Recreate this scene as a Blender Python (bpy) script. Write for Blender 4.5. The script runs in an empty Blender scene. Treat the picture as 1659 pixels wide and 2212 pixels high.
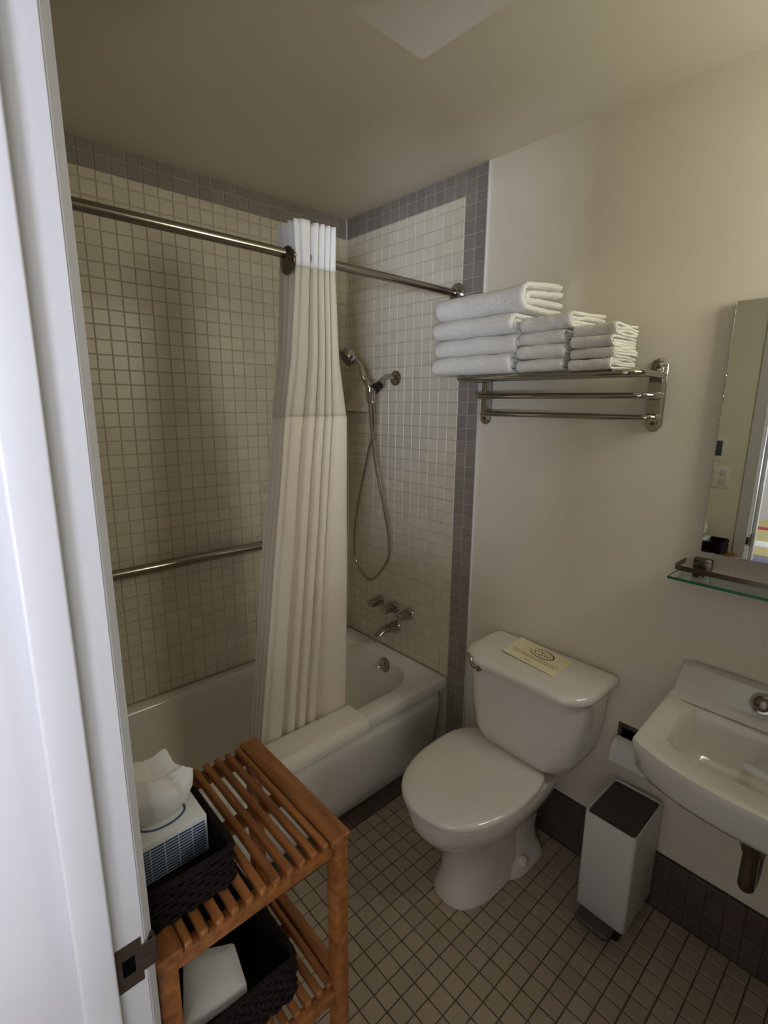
import bpy, bmesh, math, random
from mathutils import Vector, Matrix, noise
random.seed(7)
S = bpy.context.scene
COL = S.collection

# ------------------------------------------------------------------ camera
CAM = Vector((-1.58771, -2.01429, 1.61195))
YAW, PIT, ROL, FPX = math.radians(47.6185), math.radians(12.1061), math.radians(-0.5223), 1088.155
_f = Vector((math.cos(PIT)*math.cos(YAW), math.cos(PIT)*math.sin(YAW), -math.sin(PIT)))
_r0 = Vector((math.sin(YAW), -math.cos(YAW), 0))
_d0 = _f.cross(_r0)
_r = math.cos(ROL)*_r0 + math.sin(ROL)*_d0
_d = -math.sin(ROL)*_r0 + math.cos(ROL)*_d0
cam_data = bpy.data.cameras.new('camera')
cam = bpy.data.objects.new('camera', cam_data)
COL.objects.link(cam)
cam.matrix_world = Matrix(((_r.x, -_d.x, -_f.x, CAM.x), (_r.y, -_d.y, -_f.y, CAM.y), (_r.z, -_d.z, -_f.z, CAM.z), (0, 0, 0, 1)))
cam_data.sensor_fit = 'HORIZONTAL'
cam_data.sensor_width = 36.0
cam_data.lens = FPX/1659*36.0
cam_data.clip_start = 0.02
S.camera = cam

# ------------------------------------------------------------------ world, lights, exposure
W = bpy.data.worlds.new('world'); S.world = W
W.use_nodes = True
W.node_tree.nodes['Background'].inputs[0].default_value = (0.62, 0.72, 0.95, 1)
W.node_tree.nodes['Background'].inputs[1].default_value = 0.35
S.view_settings.view_transform = 'Standard'
S.view_settings.look = 'None'
S.view_settings.gamma = 1.0
S.view_settings.use_curve_mapping = False
S.view_settings.exposure = 0.0
S.cycles.use_denoising = True
S.cycles.max_bounces = 8
S.cycles.diffuse_bounces = 6
S.cycles.adaptive_threshold = 0.02
S.cycles.caustics_reflective = False
S.cycles.caustics_refractive = False

def area(name, loc, target, sx, sy, power, color):
    l = bpy.data.lights.new(name, 'AREA')
    l.shape = 'RECTANGLE'; l.size = sx; l.size_y = sy; l.energy = power; l.color = color
    o = bpy.data.objects.new(name, l); COL.objects.link(o)
    o.location = loc
    o.rotation_euler = (Vector(target)-Vector(loc)).to_track_quat('-Z', 'Y').to_euler()
    return o
# daylight entering by the bathroom's own frosted window and by the bedroom window (the lamps fill the openings)
area('bathroom_window_daylight', (-.245, -2.375, 2.01), (-.245, 0, 2.01), .36, .42, 6.2, (1.0, .975, .80))
area('bedroom_window_daylight', (-5.22, -5.08, .88), (0, -5.08, .88), 1.5, .74, 370, (.76, .82, 1.0))

# ------------------------------------------------------------------ materials
MATS = {}
def mat(name, color, rough=0.5, metal=0.0, bump=0.0, bscale=60.0, var=0.0, vscale=6.0, pervar=0.0, coat=0.0, trans=0.0, spec=0.5, bdist=0.004):
    m = bpy.data.materials.new(name); m.use_nodes = True
    nt = m.node_tree; N = nt.nodes; L = nt.links
    b = N['Principled BSDF']
    b.inputs['Base Color'].default_value = (*color, 1)
    b.inputs['Roughness'].default_value = rough
    b.inputs['Metallic'].default_value = metal
    b.inputs['Specular IOR Level'].default_value = spec
    if coat: b.inputs['Coat Weight'].default_value = coat; b.inputs['Coat Roughness'].default_value = 0.08
    tc = N.new('ShaderNodeTexCoord')
    src = None
    if var:
        n = N.new('ShaderNodeTexNoise'); n.inputs['Scale'].default_value = vscale; n.inputs['Detail'].default_value = 4
        L.new(tc.outputs['Object'], n.inputs['Vector'])
        mr = N.new('ShaderNodeMapRange'); mr.inputs['From Min'].default_value = .25; mr.inputs['From Max'].default_value = .75
        mr.inputs['To Min'].default_value = 1-var; mr.inputs['To Max'].default_value = 1+var
        L.new(n.outputs['Fac'], mr.inputs['Value']); src = mr.outputs['Result']
    if pervar:
        oi = N.new('ShaderNodeObjectInfo'); ge = N.new('ShaderNodeNewGeometry')
        ad = N.new('ShaderNodeMath'); ad.operation = 'ADD'
        L.new(oi.outputs['Random'], ad.inputs[0]); L.new(ge.outputs['Random Per Island'], ad.inputs[1])
        fr = N.new('ShaderNodeMath'); fr.operation = 'FRACT'; L.new(ad.outputs[0], fr.inputs[0])
        mr = N.new('ShaderNodeMapRange'); mr.inputs['To Min'].default_value = 1-pervar; mr.inputs['To Max'].default_value = 1+pervar
        L.new(fr.outputs[0], mr.inputs['Value'])
        if src:
            mu = N.new('ShaderNodeMath'); mu.operation = 'MULTIPLY'; L.new(src, mu.inputs[0]); L.new(mr.outputs['Result'], mu.inputs[1]); src = mu.outputs[0]
        else: src = mr.outputs['Result']
    if src:
        vm = N.new('ShaderNodeVectorMath'); vm.operation = 'SCALE'; vm.inputs[0].default_value = color
        L.new(src, vm.inputs['Scale']); L.new(vm.outputs['Vector'], b.inputs['Base Color'])
    if bump:
        n2 = N.new('ShaderNodeTexNoise'); n2.inputs['Scale'].default_value = bscale; n2.inputs['Detail'].default_value = 3
        L.new(tc.outputs['Object'], n2.inputs['Vector'])
        bp = N.new('ShaderNodeBump'); bp.inputs['Strength'].default_value = bump; bp.inputs['Distance'].default_value = bdist
        L.new(n2.outputs['Fac'], bp.inputs['Height']); L.new(bp.outputs['Normal'], b.inputs['Normal'])
    if trans:
        out = N['Material Output']
        tr = N.new('ShaderNodeBsdfTranslucent'); tr.inputs['Color'].default_value = (*color, 1)
        mx = N.new('ShaderNodeMixShader'); mx.inputs[0].default_value = trans
        L.new(b.outputs[0], mx.inputs[1]); L.new(tr.outputs[0], mx.inputs[2]); L.new(mx.outputs[0], out.inputs['Surface'])
    MATS[name] = m
    return m

M_paint = mat('wall_paint', (.74, .69, .58), .55, bump=.05, bscale=220, var=.02)
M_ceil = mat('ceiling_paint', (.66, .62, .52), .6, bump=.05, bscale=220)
M_grout = mat('grout', (.52, .48, .40), .85)
M_fgrout = mat('floor_grout', (.11, .085, .06), .9)
M_bgrout = mat('base_grout', (.060, .046, .040), .9)
M_tile = mat('cream_tile', (.65, .60, .475), .36, pervar=.045)
M_taupe = mat('taupe_tile', (.265, .230, .205), .35, pervar=.09, var=.08, vscale=90)
M_ftile = mat('floor_tile', (.37, .305, .222), .45, pervar=.07, var=.06, vscale=60)
M_btile = mat('base_tile', (.095, .070, .062), .4, pervar=.1)
M_white = mat('white_gloss_paint', (.60, .60, .61), .3, bump=.03, bscale=140)
M_porc = mat('porcelain', (.72, .69, .64), .12, coat=.4)
M_porc2 = mat('tub_enamel', (.78, .76, .71), .16, coat=.3)
M_sinkp = mat('sink_porcelain', (.68, .67, .61), .12, coat=.4)
M_chrome = mat('chrome', (.46, .44, .41), .09, 1.0)
M_steel = mat('brushed_steel', (.36, .335, .29), .20, 1.0)
M_dchrome = mat('dark_chrome', (.20, .175, .155), .22, 1.0)
M_black = mat('black_plastic', (.012, .012, .012), .35)
M_terry = mat('white_terry', (.86, .85, .80), .95, bump=.7, bscale=260, bdist=.008, spec=.1)
M_mat = mat('bath_mat_cotton', (.84, .80, .70), .95, bump=.4, bscale=380, spec=.1)
M_curtH = mat('curtain_header', (.93, .93, .93), .85, trans=.12, spec=.2)
M_curtS = mat('curtain_sheer', (.85, .81, .69), .85, trans=.4, spec=.2)
M_curt = mat('curtain_cloth', (.93, .86, .75), .85, trans=.3, spec=.2)
M_cloth = mat('tissue_paper', (.85, .84, .82), .9, trans=.25, spec=.1)
M_teak = None
M_wicker = mat('dark_wicker', (.012, .008, .007), .8, spec=.15, bump=.9, bscale=150, bdist=.01)
M_binw = mat('bin_enamel', (.62, .61, .60), .35)
M_bing = mat('bin_lid_grey', (.060, .056, .050), .45)
M_card = mat('cream_card', (.80, .74, .50), .7)
M_ink = mat('brown_ink', (.10, .065, .03), .7)
M_ink2 = mat('gold_ink', (.40, .31, .15), .7)
M_boxw = mat('tissue_box_white', (.74, .76, .76), .6)
M_boxb = mat('tissue_box_navy', (.055, .11, .21), .6)
M_bed1 = mat('bed_mustard', (.55, .48, .22), .9)
M_bed2 = mat('bed_white', (.82, .82, .82), .9)
M_bed3 = mat('bed_slate', (.16, .16, .24), .9)
M_red = mat('pillow_red', (.45, .07, .06), .9)
M_carpet = mat('bedroom_carpet', (.62, .62, .64), .95, bump=.5, bscale=300)
M_bedwall = mat('bedroom_paint', (.72, .70, .65), .7)
M_brown = mat('strike_brass_aged', (.12, .085, .065), .42, .8)
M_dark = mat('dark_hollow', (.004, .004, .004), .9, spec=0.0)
M_switch = mat('switch_plate_white', (.74, .72, .64), .4)

def teak():
    m = bpy.data.materials.new('teak'); m.use_nodes = True
    nt = m.node_tree; N = nt.nodes; L = nt.links; b = N['Principled BSDF']
    tc = N.new('ShaderNodeTexCoord'); mp = N.new('ShaderNodeMapping'); mp.inputs['Scale'].default_value = (60, 5, 60)
    L.new(tc.outputs['Object'], mp.inputs['Vector'])
    n = N.new('ShaderNodeTexNoise'); n.inputs['Scale'].default_value = 1.0; n.inputs['Detail'].default_value = 5
    L.new(mp.outputs[0], n.inputs['Vector'])
    cr = N.new('ShaderNodeValToRGB')
    cr.color_ramp.elements[0].color = (.15, .052, .014, 1); cr.color_ramp.elements[0].position = .3
    cr.color_ramp.elements[1].color = (.36, .138, .036, 1); cr.color_ramp.elements[1].position = .72
    L.new(n.outputs['Fac'], cr.inputs['Fac']); L.new(cr.outputs[0], b.inputs['Base Color'])
    b.inputs['Roughness'].default_value = .42
    return m
M_teak = teak()

def glassmat():
    m = bpy.data.materials.new('shelf_glass'); m.use_nodes = True
    b = m.node_tree.nodes['Principled BSDF']
    b.inputs['Base Color'].default_value = (.80, .95, .88, 1); b.inputs['Roughness'].default_value = .02
    b.inputs['Transmission Weight'].default_value = 1.0; b.inputs['IOR'].default_value = 1.45
    return m
M_glass = glassmat()
M_glassedge = mat('glass_edge_green', (.03, .22, .14), .1, trans=.3)
M_mirror = mat('mirror_silver', (.80, .82, .78), .01, 1.0)

# ------------------------------------------------------------------ mesh helpers
def empty(name, loc=(0, 0, 0), label=None, cat=None, group=None, kind=None):
    o = bpy.data.objects.new(name, None); COL.objects.link(o); o.location = loc; o.empty_display_size = .05
    tag(o, label, cat, group, kind); return o
def tag(o, label=None, cat=None, group=None, kind=None):
    if label: o['label'] = label
    if cat: o['category'] = cat
    if group: o['group'] = group
    if kind: o['kind'] = kind
    return o
def finish(bm, name, material, parent=None, smooth=35, recalc=True, loc=None):
    if recalc: bmesh.ops.recalc_face_normals(bm, faces=bm.faces[:])
    me = bpy.data.meshes.new(name)
    if smooth:
        for f in bm.faces: f.smooth = True
    bm.to_mesh(me); bm.free()
    if smooth: me.set_sharp_from_angle(angle=math.radians(smooth))
    mats = material if isinstance(material, (list, tuple)) else [material]
    for mm in mats: me.materials.append(mm)
    o = bpy.data.objects.new(name, me); COL.objects.link(o)
    if loc: o.location = loc
    if parent: adopt(o, parent)
    return o
def adopt(o, parent):
    o.parent = parent
    o.matrix_parent_inverse = parent_world(parent).inverted()
def parent_world(p):
    m = p.matrix_basis.copy()
    if p.parent: m = parent_world(p.parent) @ p.matrix_parent_inverse @ m
    return m
def box(bm, lo, hi, bev=0.0, seg=2, mi=0):
    lo, hi = Vector(lo), Vector(hi)
    r = bmesh.ops.create_cube(bm, size=1.0)
    vs = r['verts']
    c, s = (lo+hi)/2, hi-lo
    for v in vs: v.co = Vector((v.co.x*s.x, v.co.y*s.y, v.co.z*s.z)) + c
    fs = set(f for v in vs for f in v.link_faces)
    for f in fs: f.material_index = mi
    if bev > 0:
        es = list(set(e for v in vs for e in v.link_edges))
        rr = bmesh.ops.bevel(bm, geom=es, offset=bev, segments=seg, profile=.5, affect='EDGES')
        for f in rr['faces']: f.material_index = mi
        return [f for f in rr['faces']]
    return list(fs)
def ring(bm, pts): return [bm.verts.new(p) for p in pts]
def bridge(bm, a, b, closed=True, mi=0):
    n = len(a)
    for i in range(n if closed else n-1):
        f = bm.faces.new((a[i], a[(i+1) % n], b[(i+1) % n], b[i])); f.material_index = mi
def loft(bm, rings, cap0=True, cap1=True, mi=0):
    R = [ring(bm, r) for r in rings]
    for a, b in zip(R, R[1:]): bridge(bm, a, b, True, mi)
    if cap0: bm.faces.new(R[0][::-1]).material_index = mi
    if cap1: bm.faces.new(R[-1]).material_index = mi
    return R
def tube(bm, pts, rad, n=14, mi=0, cap=True):
    pts = [Vector(p) for p in pts]
    rs = rad if isinstance(rad, (list, tuple)) else [rad]*len(pts)
    t0 = (pts[1]-pts[0]).normalized()
    up = Vector((0, 0, 1)) if abs(t0.z) < .9 else Vector((1, 0, 0))
    u = t0.cross(up).normalized()
    rings = []
    for i, p in enumerate(pts):
        a = pts[max(0, i-1)]; b = pts[min(len(pts)-1, i+1)]
        t = (b-a).normalized()
        u = (u - t*u.dot(t)).normalized(); w = t.cross(u)
        rings.append([p + rs[i]*(math.cos(2*math.pi*k/n)*u + math.sin(2*math.pi*k/n)*w) for k in range(n)])
    loft(bm, rings, cap, cap, mi)
def catmull(pts, sub=8):
    pts = [Vector(p) for p in pts]; out = []
    for i in range(len(pts)-1):
        p0 = pts[max(0, i-1)]; p1 = pts[i]; p2 = pts[i+1]; p3 = pts[min(len(pts)-1, i+2)]
        for k in range(sub):
            t = k/sub
            out.append(.5*((2*p1)+(p2-p0)*t+(2*p0-5*p1+4*p2-p3)*t*t+(3*p1-p0-3*p2+p3)*t**3))
    out.append(pts[-1]); return out
def fillet(pts, r, n=5):
    pts = [Vector(p) for p in pts]; out = [pts[0]]
    for i in range(1, len(pts)-1):
        a = (pts[i-1]-pts[i]).normalized(); b = (pts[i+1]-pts[i]).normalized()
        s, e = pts[i]+a*r, pts[i]+b*r
        for k in range(n+1):
            t = k/n; out.append((1-t)**2*s + 2*t*(1-t)*pts[i] + t*t*e)
    out.append(pts[-1]); return out
def lathe(bm, origin, axis, prof, n=24, mi=0, cap=True):
    """prof: list of (distance along axis, radius)"""
    axis = Vector(axis).normalized(); o = Vector(origin)
    up = Vector((0, 0, 1)) if abs(axis.z) < .9 else Vector((1, 0, 0))
    u = axis.cross(up).normalized(); w = axis.cross(u)
    loft(bm, [[o+axis*d+max(r, 1e-5)*(math.cos(2*math.pi*k/n)*u+math.sin(2*math.pi*k/n)*w) for k in range(n)] for d, r in prof], cap, cap, mi)
def rrect(x0, x1, y0, y1, r, n=6, z=0.0):
    """rounded rectangle ring, r = one radius or four (x1y1, x0y1, x0y0, x1y0)"""
    rr = r if isinstance(r, (list, tuple)) else [r]*4
    out = []
    for (cx, cy, a0, q) in ((x1, y1, 0, rr[0]), (x0, y1, 90, rr[1]), (x0, y0, 180, rr[2]), (x1, y0, 270, rr[3])):
        sx = -1 if cx == x1 else 1; sy = -1 if cy == y1 else 1
        for k in range(n+1):
            a = math.radians(a0+90*k/n)
            out.append(Vector((cx+sx*q+q*math.cos(a), cy+sy*q+q*math.sin(a), z)))
    return out
def px(u, v, x=None, y=None, z=None):
    """point on a measured plane along a sight line: used once to survey the room from the photograph"""
    w = _f + _r*((u-829.5)/FPX) + _d*((v-1106)/FPX)
    if x is not None: s = (x-CAM.x)/w.x
    elif y is not None: s = (y-CAM.y)/w.y
    else: s = (z-CAM.z)/w.z
    return CAM + w*s

# ------------------------------------------------------------------ room dimensions
H = 2.44
XW = -1.4707           # door wall, bathroom face
YJ = -1.4643           # latch jamb face
YH = YJ-0.72           # hinge jamb face
YF = -2.35             # wall behind the sink side
T = 0.050064           # wall tile pitch
TF = 0.053343          # floor tile pitch
AEDGE = 0.8032         # tiled width of the fixture wall
RIM = 0.43

def slab(name, lo, hi, material, kind='structure', parent=None, bev=0):
    bm = bmesh.new(); box(bm, lo, hi, bev)
    o = finish(bm, name, material, parent, smooth=None if not bev else 35)
    if kind and not parent: o['kind'] = kind
    return o
floor = slab('floor', (XW-.15, YF, -.10), (0, 0, -.004), M_fgrout)
wall_back = slab('wall_back', (XW-.15, 0, -.1), (.12, .12, H+.1), M_grout)
# fixture wall: tiled strip with grout, then painted plaster
wall_right = slab('wall_right', (0, YF, -.1), (.12, -AEDGE, H+.1), M_paint)
wall_shower = slab('wall_shower', (0, -AEDGE, -.1), (.12, 0, H+.1), M_grout)
wall_front = slab('wall_front', (XW-.15, YF-.12, -.1), (-.44, YF, H+.1), M_paint)
slab('wall_front_side', (-.05, YF-.12, -.1), (.12, YF, H+.1), M_paint)
slab('wall_front_sill', (-.44, YF-.12, -.1), (-.05, YF, 1.78), M_paint)
slab('wall_front_lintel', (-.44, YF-.12, 2.24), (-.05, YF, H+.1), M_paint)
ceiling = slab('ceiling', (XW-.15, YF, H), (0, 0, H+.1), M_ceil)
wall_left = slab('wall_left', (XW-.15, YJ+.018, -.1), (XW, 0, H), M_paint)
slab('wall_hinge_side', (XW-.15, YF, -.1), (XW, YH-.018, H), M_paint)
slab('wall_header', (XW-.15, YH-.018, 2.05), (XW, YJ+.018, H), M_paint)
s0 = px(913, 134, z=H-.22)
bm = bmesh.new(); box(bm, (XW+.0, YF, H-.22), (s0.x, s0.y, H), .004, 1)
soffit = finish(bm, 'ceiling_soffit', M_ceil); soffit['kind'] = 'structure'

# ------------------------------------------------------------------ tiles
_tile_cache = {}
def tile_mesh(w, h, d, material):
    key = (round(w, 4), round(h, 4), material.name)
    if key in _tile_cache: return _tile_cache[key]
    c = .0016
    bm = bmesh.new()
    def r(i, z): return [bm.verts.new((x, y, z)) for x, y in ((-w/2+i, -h/2+i), (w/2-i, -h/2+i), (w/2-i, h/2-i), (-w/2+i, h/2-i))]
    a, b, e = r(0, 0), r(0, d-c), r(c, d)
    bridge(bm, a, b); bridge(bm, b, e); bm.faces.new(e)
    me = bpy.data.meshes.new('tile'); bm.to_mesh(me); bm.free(); me.materials.append(material)
    _tile_cache[key] = me
    return me
def basis(n):
    if n == 'y': return Matrix(((1, 0, 0), (0, 0, -1), (0, 1, 0)))      # faces -y
    if n == 'x': return Matrix(((0, 0, -1), (-1, 0, 0), (0, 1, 0)))     # faces -x : local x -> -y
    return Matrix.Identity(3)
def tile_surface(parent, n, cells, depth, limit=300, gap=.0028, part='tile', rest='tile_field'):
    """cells: (a0,a1,b0,b1,offset,material) on the plane; the largest in view become parts, the rest one part"""
    B = basis(n); items = []
    for (a0, a1, b0, b1, off, m) in cells:
        if a1-a0 < .006 or b1-b0 < .006: continue
        ca, cb = (a0+a1)/2, (b0+b1)/2
        P = Vector((ca, off, cb)) if n == 'y' else Vector((off, ca, cb)) if n == 'x' else Vector((ca, cb, off))
        v = P-CAM; dz = v.dot(_f); vis = 0
        if dz > .1:
            uu = 829.5+FPX*v.dot(_r)/dz; vv = 1106+FPX*v.dot(_d)/dz
            if -20 < uu < 1680 and -20 < vv < 2240:
                nn = B @ Vector((0, 0, 1)); vis = abs(v.dot(nn))/v.length**3*(a1-a0)*(b1-b0)
                if n == 'y' and uu < 120+vv*.11: vis *= .01
                if n == 'z' and (uu < 640): vis *= .01
        items.append((vis, P, a1-a0-gap, b1-b0-gap, m))
    items.sort(key=lambda q: -q[0])
    R = B.to_4x4()
    for (vis, P, w, h, m) in items[:limit]:
        o = bpy.data.objects.new(part, tile_mesh(w, h, depth, m)); COL.objects.link(o)
        jig = Matrix.Rotation(random.uniform(-.004, .004), 4, 'Z')
        o.matrix_world = Matrix.Translation(P) @ R @ jig
        o.parent = parent
    if len(items) > limit:
        vs, fs, mi, ms = [], [], [], []
        for (vis, P, w, h, m) in items[limit:]:
            me = tile_mesh(w, h, depth, m)
            if m not in ms: ms.append(m)
            b0 = len(vs)
            vs += [tuple(P + B @ v.co) for v in me.vertices]
            for pl in me.polygons: fs.append([b0+i for i in pl.vertices]); mi.append(ms.index(m))
        me = bpy.data.meshes.new(rest); me.from_pydata(vs, [], fs)
        for m in ms: me.materials.append(m)
        for pl, i in zip(me.polygons, mi): pl.material_index = i
        o = bpy.data.objects.new(rest, me); COL.objects.link(o); o.parent = parent; o['kind'] = 'stuff'

rows = []           # wall tile rows from the ceiling down: (z0, z1, is_border)
z = H
for hh, bd in ((.0353, 1), (T, 1), (.033, 0)): rows.append((z-hh, z, bd)); z -= hh
while z > 0.002: rows.append((max(z-T, 0), z, 0)); z -= T
cells = []
k = 0
while k*T < -XW:
    for (z0, z1, bd) in rows:
        if z1 < RIM+.004: continue
        cells.append((max(-(k+1)*T, XW), -k*T, max(z0, RIM), z1, 0.0, M_taupe if bd else M_tile))
    k += 1
tile_surface(wall_back, 'y', cells, .003)
cells = []
for k in range(16):
    y0 = -AEDGE+k*T; y1 = min(y0+T, -.004)
    for (z0, z1, bd) in rows:
        if y1 > -.68 and z1 < RIM+.004: continue
        zz = max(z0, RIM) if y1 > -.68 else z0
        cells.append((y0, y1, zz, z1, 0.0, M_taupe if (bd or k < 2) else M_tile))
tile_surface(wall_shower, 'x', cells, .003)
# floor: dark edging along the tub, then beige tiles
cells = []
FI, FJ = -1.03721, -.70346
ytop = FI+6*TF
i0 = math.floor((XW-FJ)/TF); i1 = math.ceil((0-FJ)/TF)
for i in range(i0, i1):
    xa, xb = max(FJ+i*TF, XW), min(FJ+(i+1)*TF, -.012)
    cells.append((xa, xb, ytop, ytop+.0755, -.004, M_btile))
    y = ytop
    while y-TF > YF:
        cells.append((xa, xb, y-TF, y, -.004, M_ftile)); y -= TF
tile_surface(floor, 'z', cells, .004, gap=.0034)
# tiled base along the fixture wall
base = slab('baseboard_right', (-.011, YF, 0), (0, -AEDGE, .2005), M_bgrout)
cells = []
for k in range(35):
    y1 = -AEDGE-k*T
    for j in range(4): cells.append((y1-T, y1, .0006+j*.05, .0506+j*.05, -.011, M_btile))
tile_surface(base, 'x', cells, .003)
bm = bmesh.new(); box(bm, (-.007, -AEDGE-.0065, .2), (.002, -AEDGE+.0005, H), .002, 2)
o = finish(bm, 'trim_1', M_white); o['kind'] = 'structure'
bm = bmesh.new(); box(bm, (-.009, -.009, RIM), (.001, .001, H), .003, 2)
o = finish(bm, 'trim_2', M_white); o['kind'] = 'structure'

win = empty('window_1', (-.25, YF, 1.75), kind='structure')
def wframe(nm_, lo, hi, m_):
    bm = bmesh.new(); box(bm, lo, hi, .003, 1); finish(bm, nm_, m_, win)
wframe('window_frame', (-.47, YF, 1.75), (-.44, YF+.015, 2.27), M_white)
wframe('window_frame', (-.05, YF, 1.75), (-.02, YF+.015, 2.27), M_white)
wframe('window_frame', (-.44, YF, 2.24), (-.05, YF+.015, 2.27), M_white)
wframe('frosted_pane', (-.44, YF-.09, 1.78), (-.05, YF-.08, 2.24), M_switch)
wframe('window_sill', (-.48, YF, 1.73), (-.01, YF+.05, 1.75), M_white)
# ------------------------------------------------------------------ door frame (latch side in view)
door = empty('door_1', (XW, YJ, 0), kind='structure')
XB = XW-.15
def part_box(name, lo, hi, m, parent, bev=.0015, seg=2):
    bm = bmesh.new(); box(bm, lo, hi, bev, seg); return finish(bm, name, m, parent)
part_box('latch_jamb', (XB, YJ, 0), (XW, YJ+.018, 2.05), M_white, door)
part_box('hinge_jamb', (XB, YH-.018, 0), (XW, YH, 2.05), M_white, door)
part_box('head_jamb', (XB, YH, 2.032), (XW, YJ, 2.05), M_white, door)
part_box('door_stop', (XW-.0705, YJ-.016, 0), (XW-.0345, YJ, 2.032), M_white, door, .003, 3)
part_box('door_stop', (XW-.0705, YH, 0), (XW-.0345, YH+.016, 2.032), M_white, door, .003, 3)
def casing(name, y0, y1, z0, z1, face=0):
    """inner edge chamfered; face +1 / -1: the chamfer lies at y0 / y1"""
    part_box(name, (XB-.014, y0, z0), (XB, y1, z1), M_white, door, .0025, 2)
    bm = bmesh.new(); d_ = .0115
    pr = [(XW, y0), (XW+.002, y0) if face == 1 else (XW+d_, y0), (XW+d_, y0+.0095) if face == 1 else (XW+d_, y0+.002), (XW+d_, y1-.0095) if face == -1 else (XW+d_, y1-.002), (XW+.002, y1) if face == -1 else (XW+d_-.002, y1), (XW, y1)]
    loft(bm, [[Vector((x_, y_, z0)) for x_, y_ in pr], [Vector((x_, y_, z1)) for x_, y_ in pr]])
    finish(bm, name, M_white, door, smooth=20)
casing('casing', YJ+.003, YJ+.062, 0, 2.10, 1)
casing('casing', YH-.062, YH-.003, 0, 2.10, -1)
casing('head_casing', YH-.003, YJ+.003, 2.043, 2.10)
strike = empty('strike_plate', (XW-.018, YJ, .955)); strike.parent = door; strike.matrix_parent_inverse = door.matrix_basis.inverted()
bm = bmesh.new()
zc = .955; xs0, xs1 = XW-.0345, XW-.004; hh = .0315
o_ = [(xs0, YJ-.0012, zc-hh), (xs1, YJ-.0012, zc-hh), (xs1, YJ-.0012, zc+hh), (xs0, YJ-.0012, zc+hh)]
i_ = [(xs0+.008, YJ-.0012, zc-.012), (xs1-.008, YJ-.0012, zc-.012), (xs1-.008, YJ-.0012, zc+.012), (xs0+.008, YJ-.0012, zc+.012)]
A, Bq = ring(bm, o_), ring(bm, i_); bridge(bm, A, Bq)
Cq = ring(bm, [(x, YJ+.0, z_) for x, y, z_ in o_]); bridge(bm, A, Cq)
Dq = ring(bm, [(x, YJ+.0, z_) for x, y, z_ in i_]); bridge(bm, Bq, Dq)
finish(bm, 'plate', M_brown, strike, smooth=None)
bm = bmesh.new()
tube(bm, [(XW-.006, YJ-.0022, zc), (XW+.006, YJ-.0022, zc), (XW+.014, YJ+.001, zc), (XW+.018, YJ+.006, zc)], .001, 6)
box(bm, (XW-.006, YJ-.0018, zc-.019), (XW+.010, YJ-.0002, zc+.019), .0006, 1)
box(bm, (XW+.0088, YJ-.0018, zc-.019), (XW+.0125, YJ+.010, zc+.019), .0006, 1)
finish(bm, 'lip', M_brown, strike)
bm = bmesh.new(); box(bm, (xs0+.0082, YJ-.0006, zc-.0118), (xs1-.0082, YJ-.0001, zc+.0118)); finish(bm, 'latch_hole', M_dark, strike, smooth=None)

# ------------------------------------------------------------------ bathtub
tub = empty('bathtub', (XW/2, -.35, 0), 'white enamelled bathtub with recessed apron front along the tiled wall', 'bathtub')
xo0, xo1, yo0, yo1 = XW+.003, -.005, -.708, -.005
bm = bmesh.new()
rr = []
def outr(d, z_): return rrect(xo0+d, xo1-d, yo0+d, yo1-d, .012, 8, z_)
rr.append(outr(.014, RIM-.055)); rr.append(outr(.002, RIM-.050)); rr.append(outr(0, RIM-.040)); rr.append(outr(0, RIM-.012)); rr.append(outr(.004, RIM-.003)); rr.append(outr(.012, RIM))
def inr(d, z_, r, fx=0, bx=0): return rrect(xo0+.085+d+bx, -.085-d-fx, -.622+d, -.058-d, [r*1.1, r*.9, r*.9, r*1.1], 8, z_)
rr.append(inr(-.008, RIM, .17)); rr.append(inr(0, RIM-.004, .165)); rr.append(inr(.006, RIM-.014, .16))
rr.append(inr(.016, RIM-.07, .15, .0, .04)); rr.append(inr(.035, RIM-.22, .14, .02, .12)); rr.append(inr(.055, RIM-.30, .13, .04, .18)); rr.append(inr(.085, RIM-.335, .11, .06, .22)); rr.append(inr(.13, RIM-.345, .08, .08, .26))
loft(bm, rr, False, True)
finish(bm, 'tub_basin', M_porc2, tub, smooth=40)
bm = bmesh.new()
# apron: set back at the floor, bulging panel under the rolled rim
prof = [(-.672, RIM-.050), (-.672, RIM-.070), (-.678, RIM-.082), (-.690, RIM-.094), (-.6935, RIM-.11), (-.690, RIM-.15), (-.672, RIM-.26), (-.656, .06), (-.650, .012), (-.640, .0)]
xsx = [(xo0+.01, 0), (xo0+.035, 1), (-.75, 1), (-.05, 1), (-.030, .85), (-.020, .0), (-.012, 0)]
R = []
for x, a in xsx:
    R.append([bm.verts.new((x, -.645+(y+.645)*(a if .03 < z_ < RIM-.075 else 1) if z_ > .03 else y, z_)) for y, z_ in prof])
for a, b in zip(R, R[1:]): bridge(bm, a, b, False)
finish(bm, 'apron', M_porc2, tub, smooth=50)
ov = px(830, 1436, x=-.098)
plate = None
bm = bmesh.new(); lathe(bm, (-.094, ov.y, ov.z), (-1, 0, .12), [(0, .036), (.004, .036), (.009, .030), (.011, .012), (.011, .0)], 28)
plate = finish(bm, 'overflow_plate', M_chrome, tub); plate['label'] = 'round chrome overflow plate'
bm = bmesh.new(); tube(bm, [(-.103, ov.y, ov.z), (-.125, ov.y+.012, ov.z-.006), (-.133, ov.y+.022, ov.z-.008)], [.004, .004, .005], 8); finish(bm, 'trip_lever', M_chrome, plate)

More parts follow.
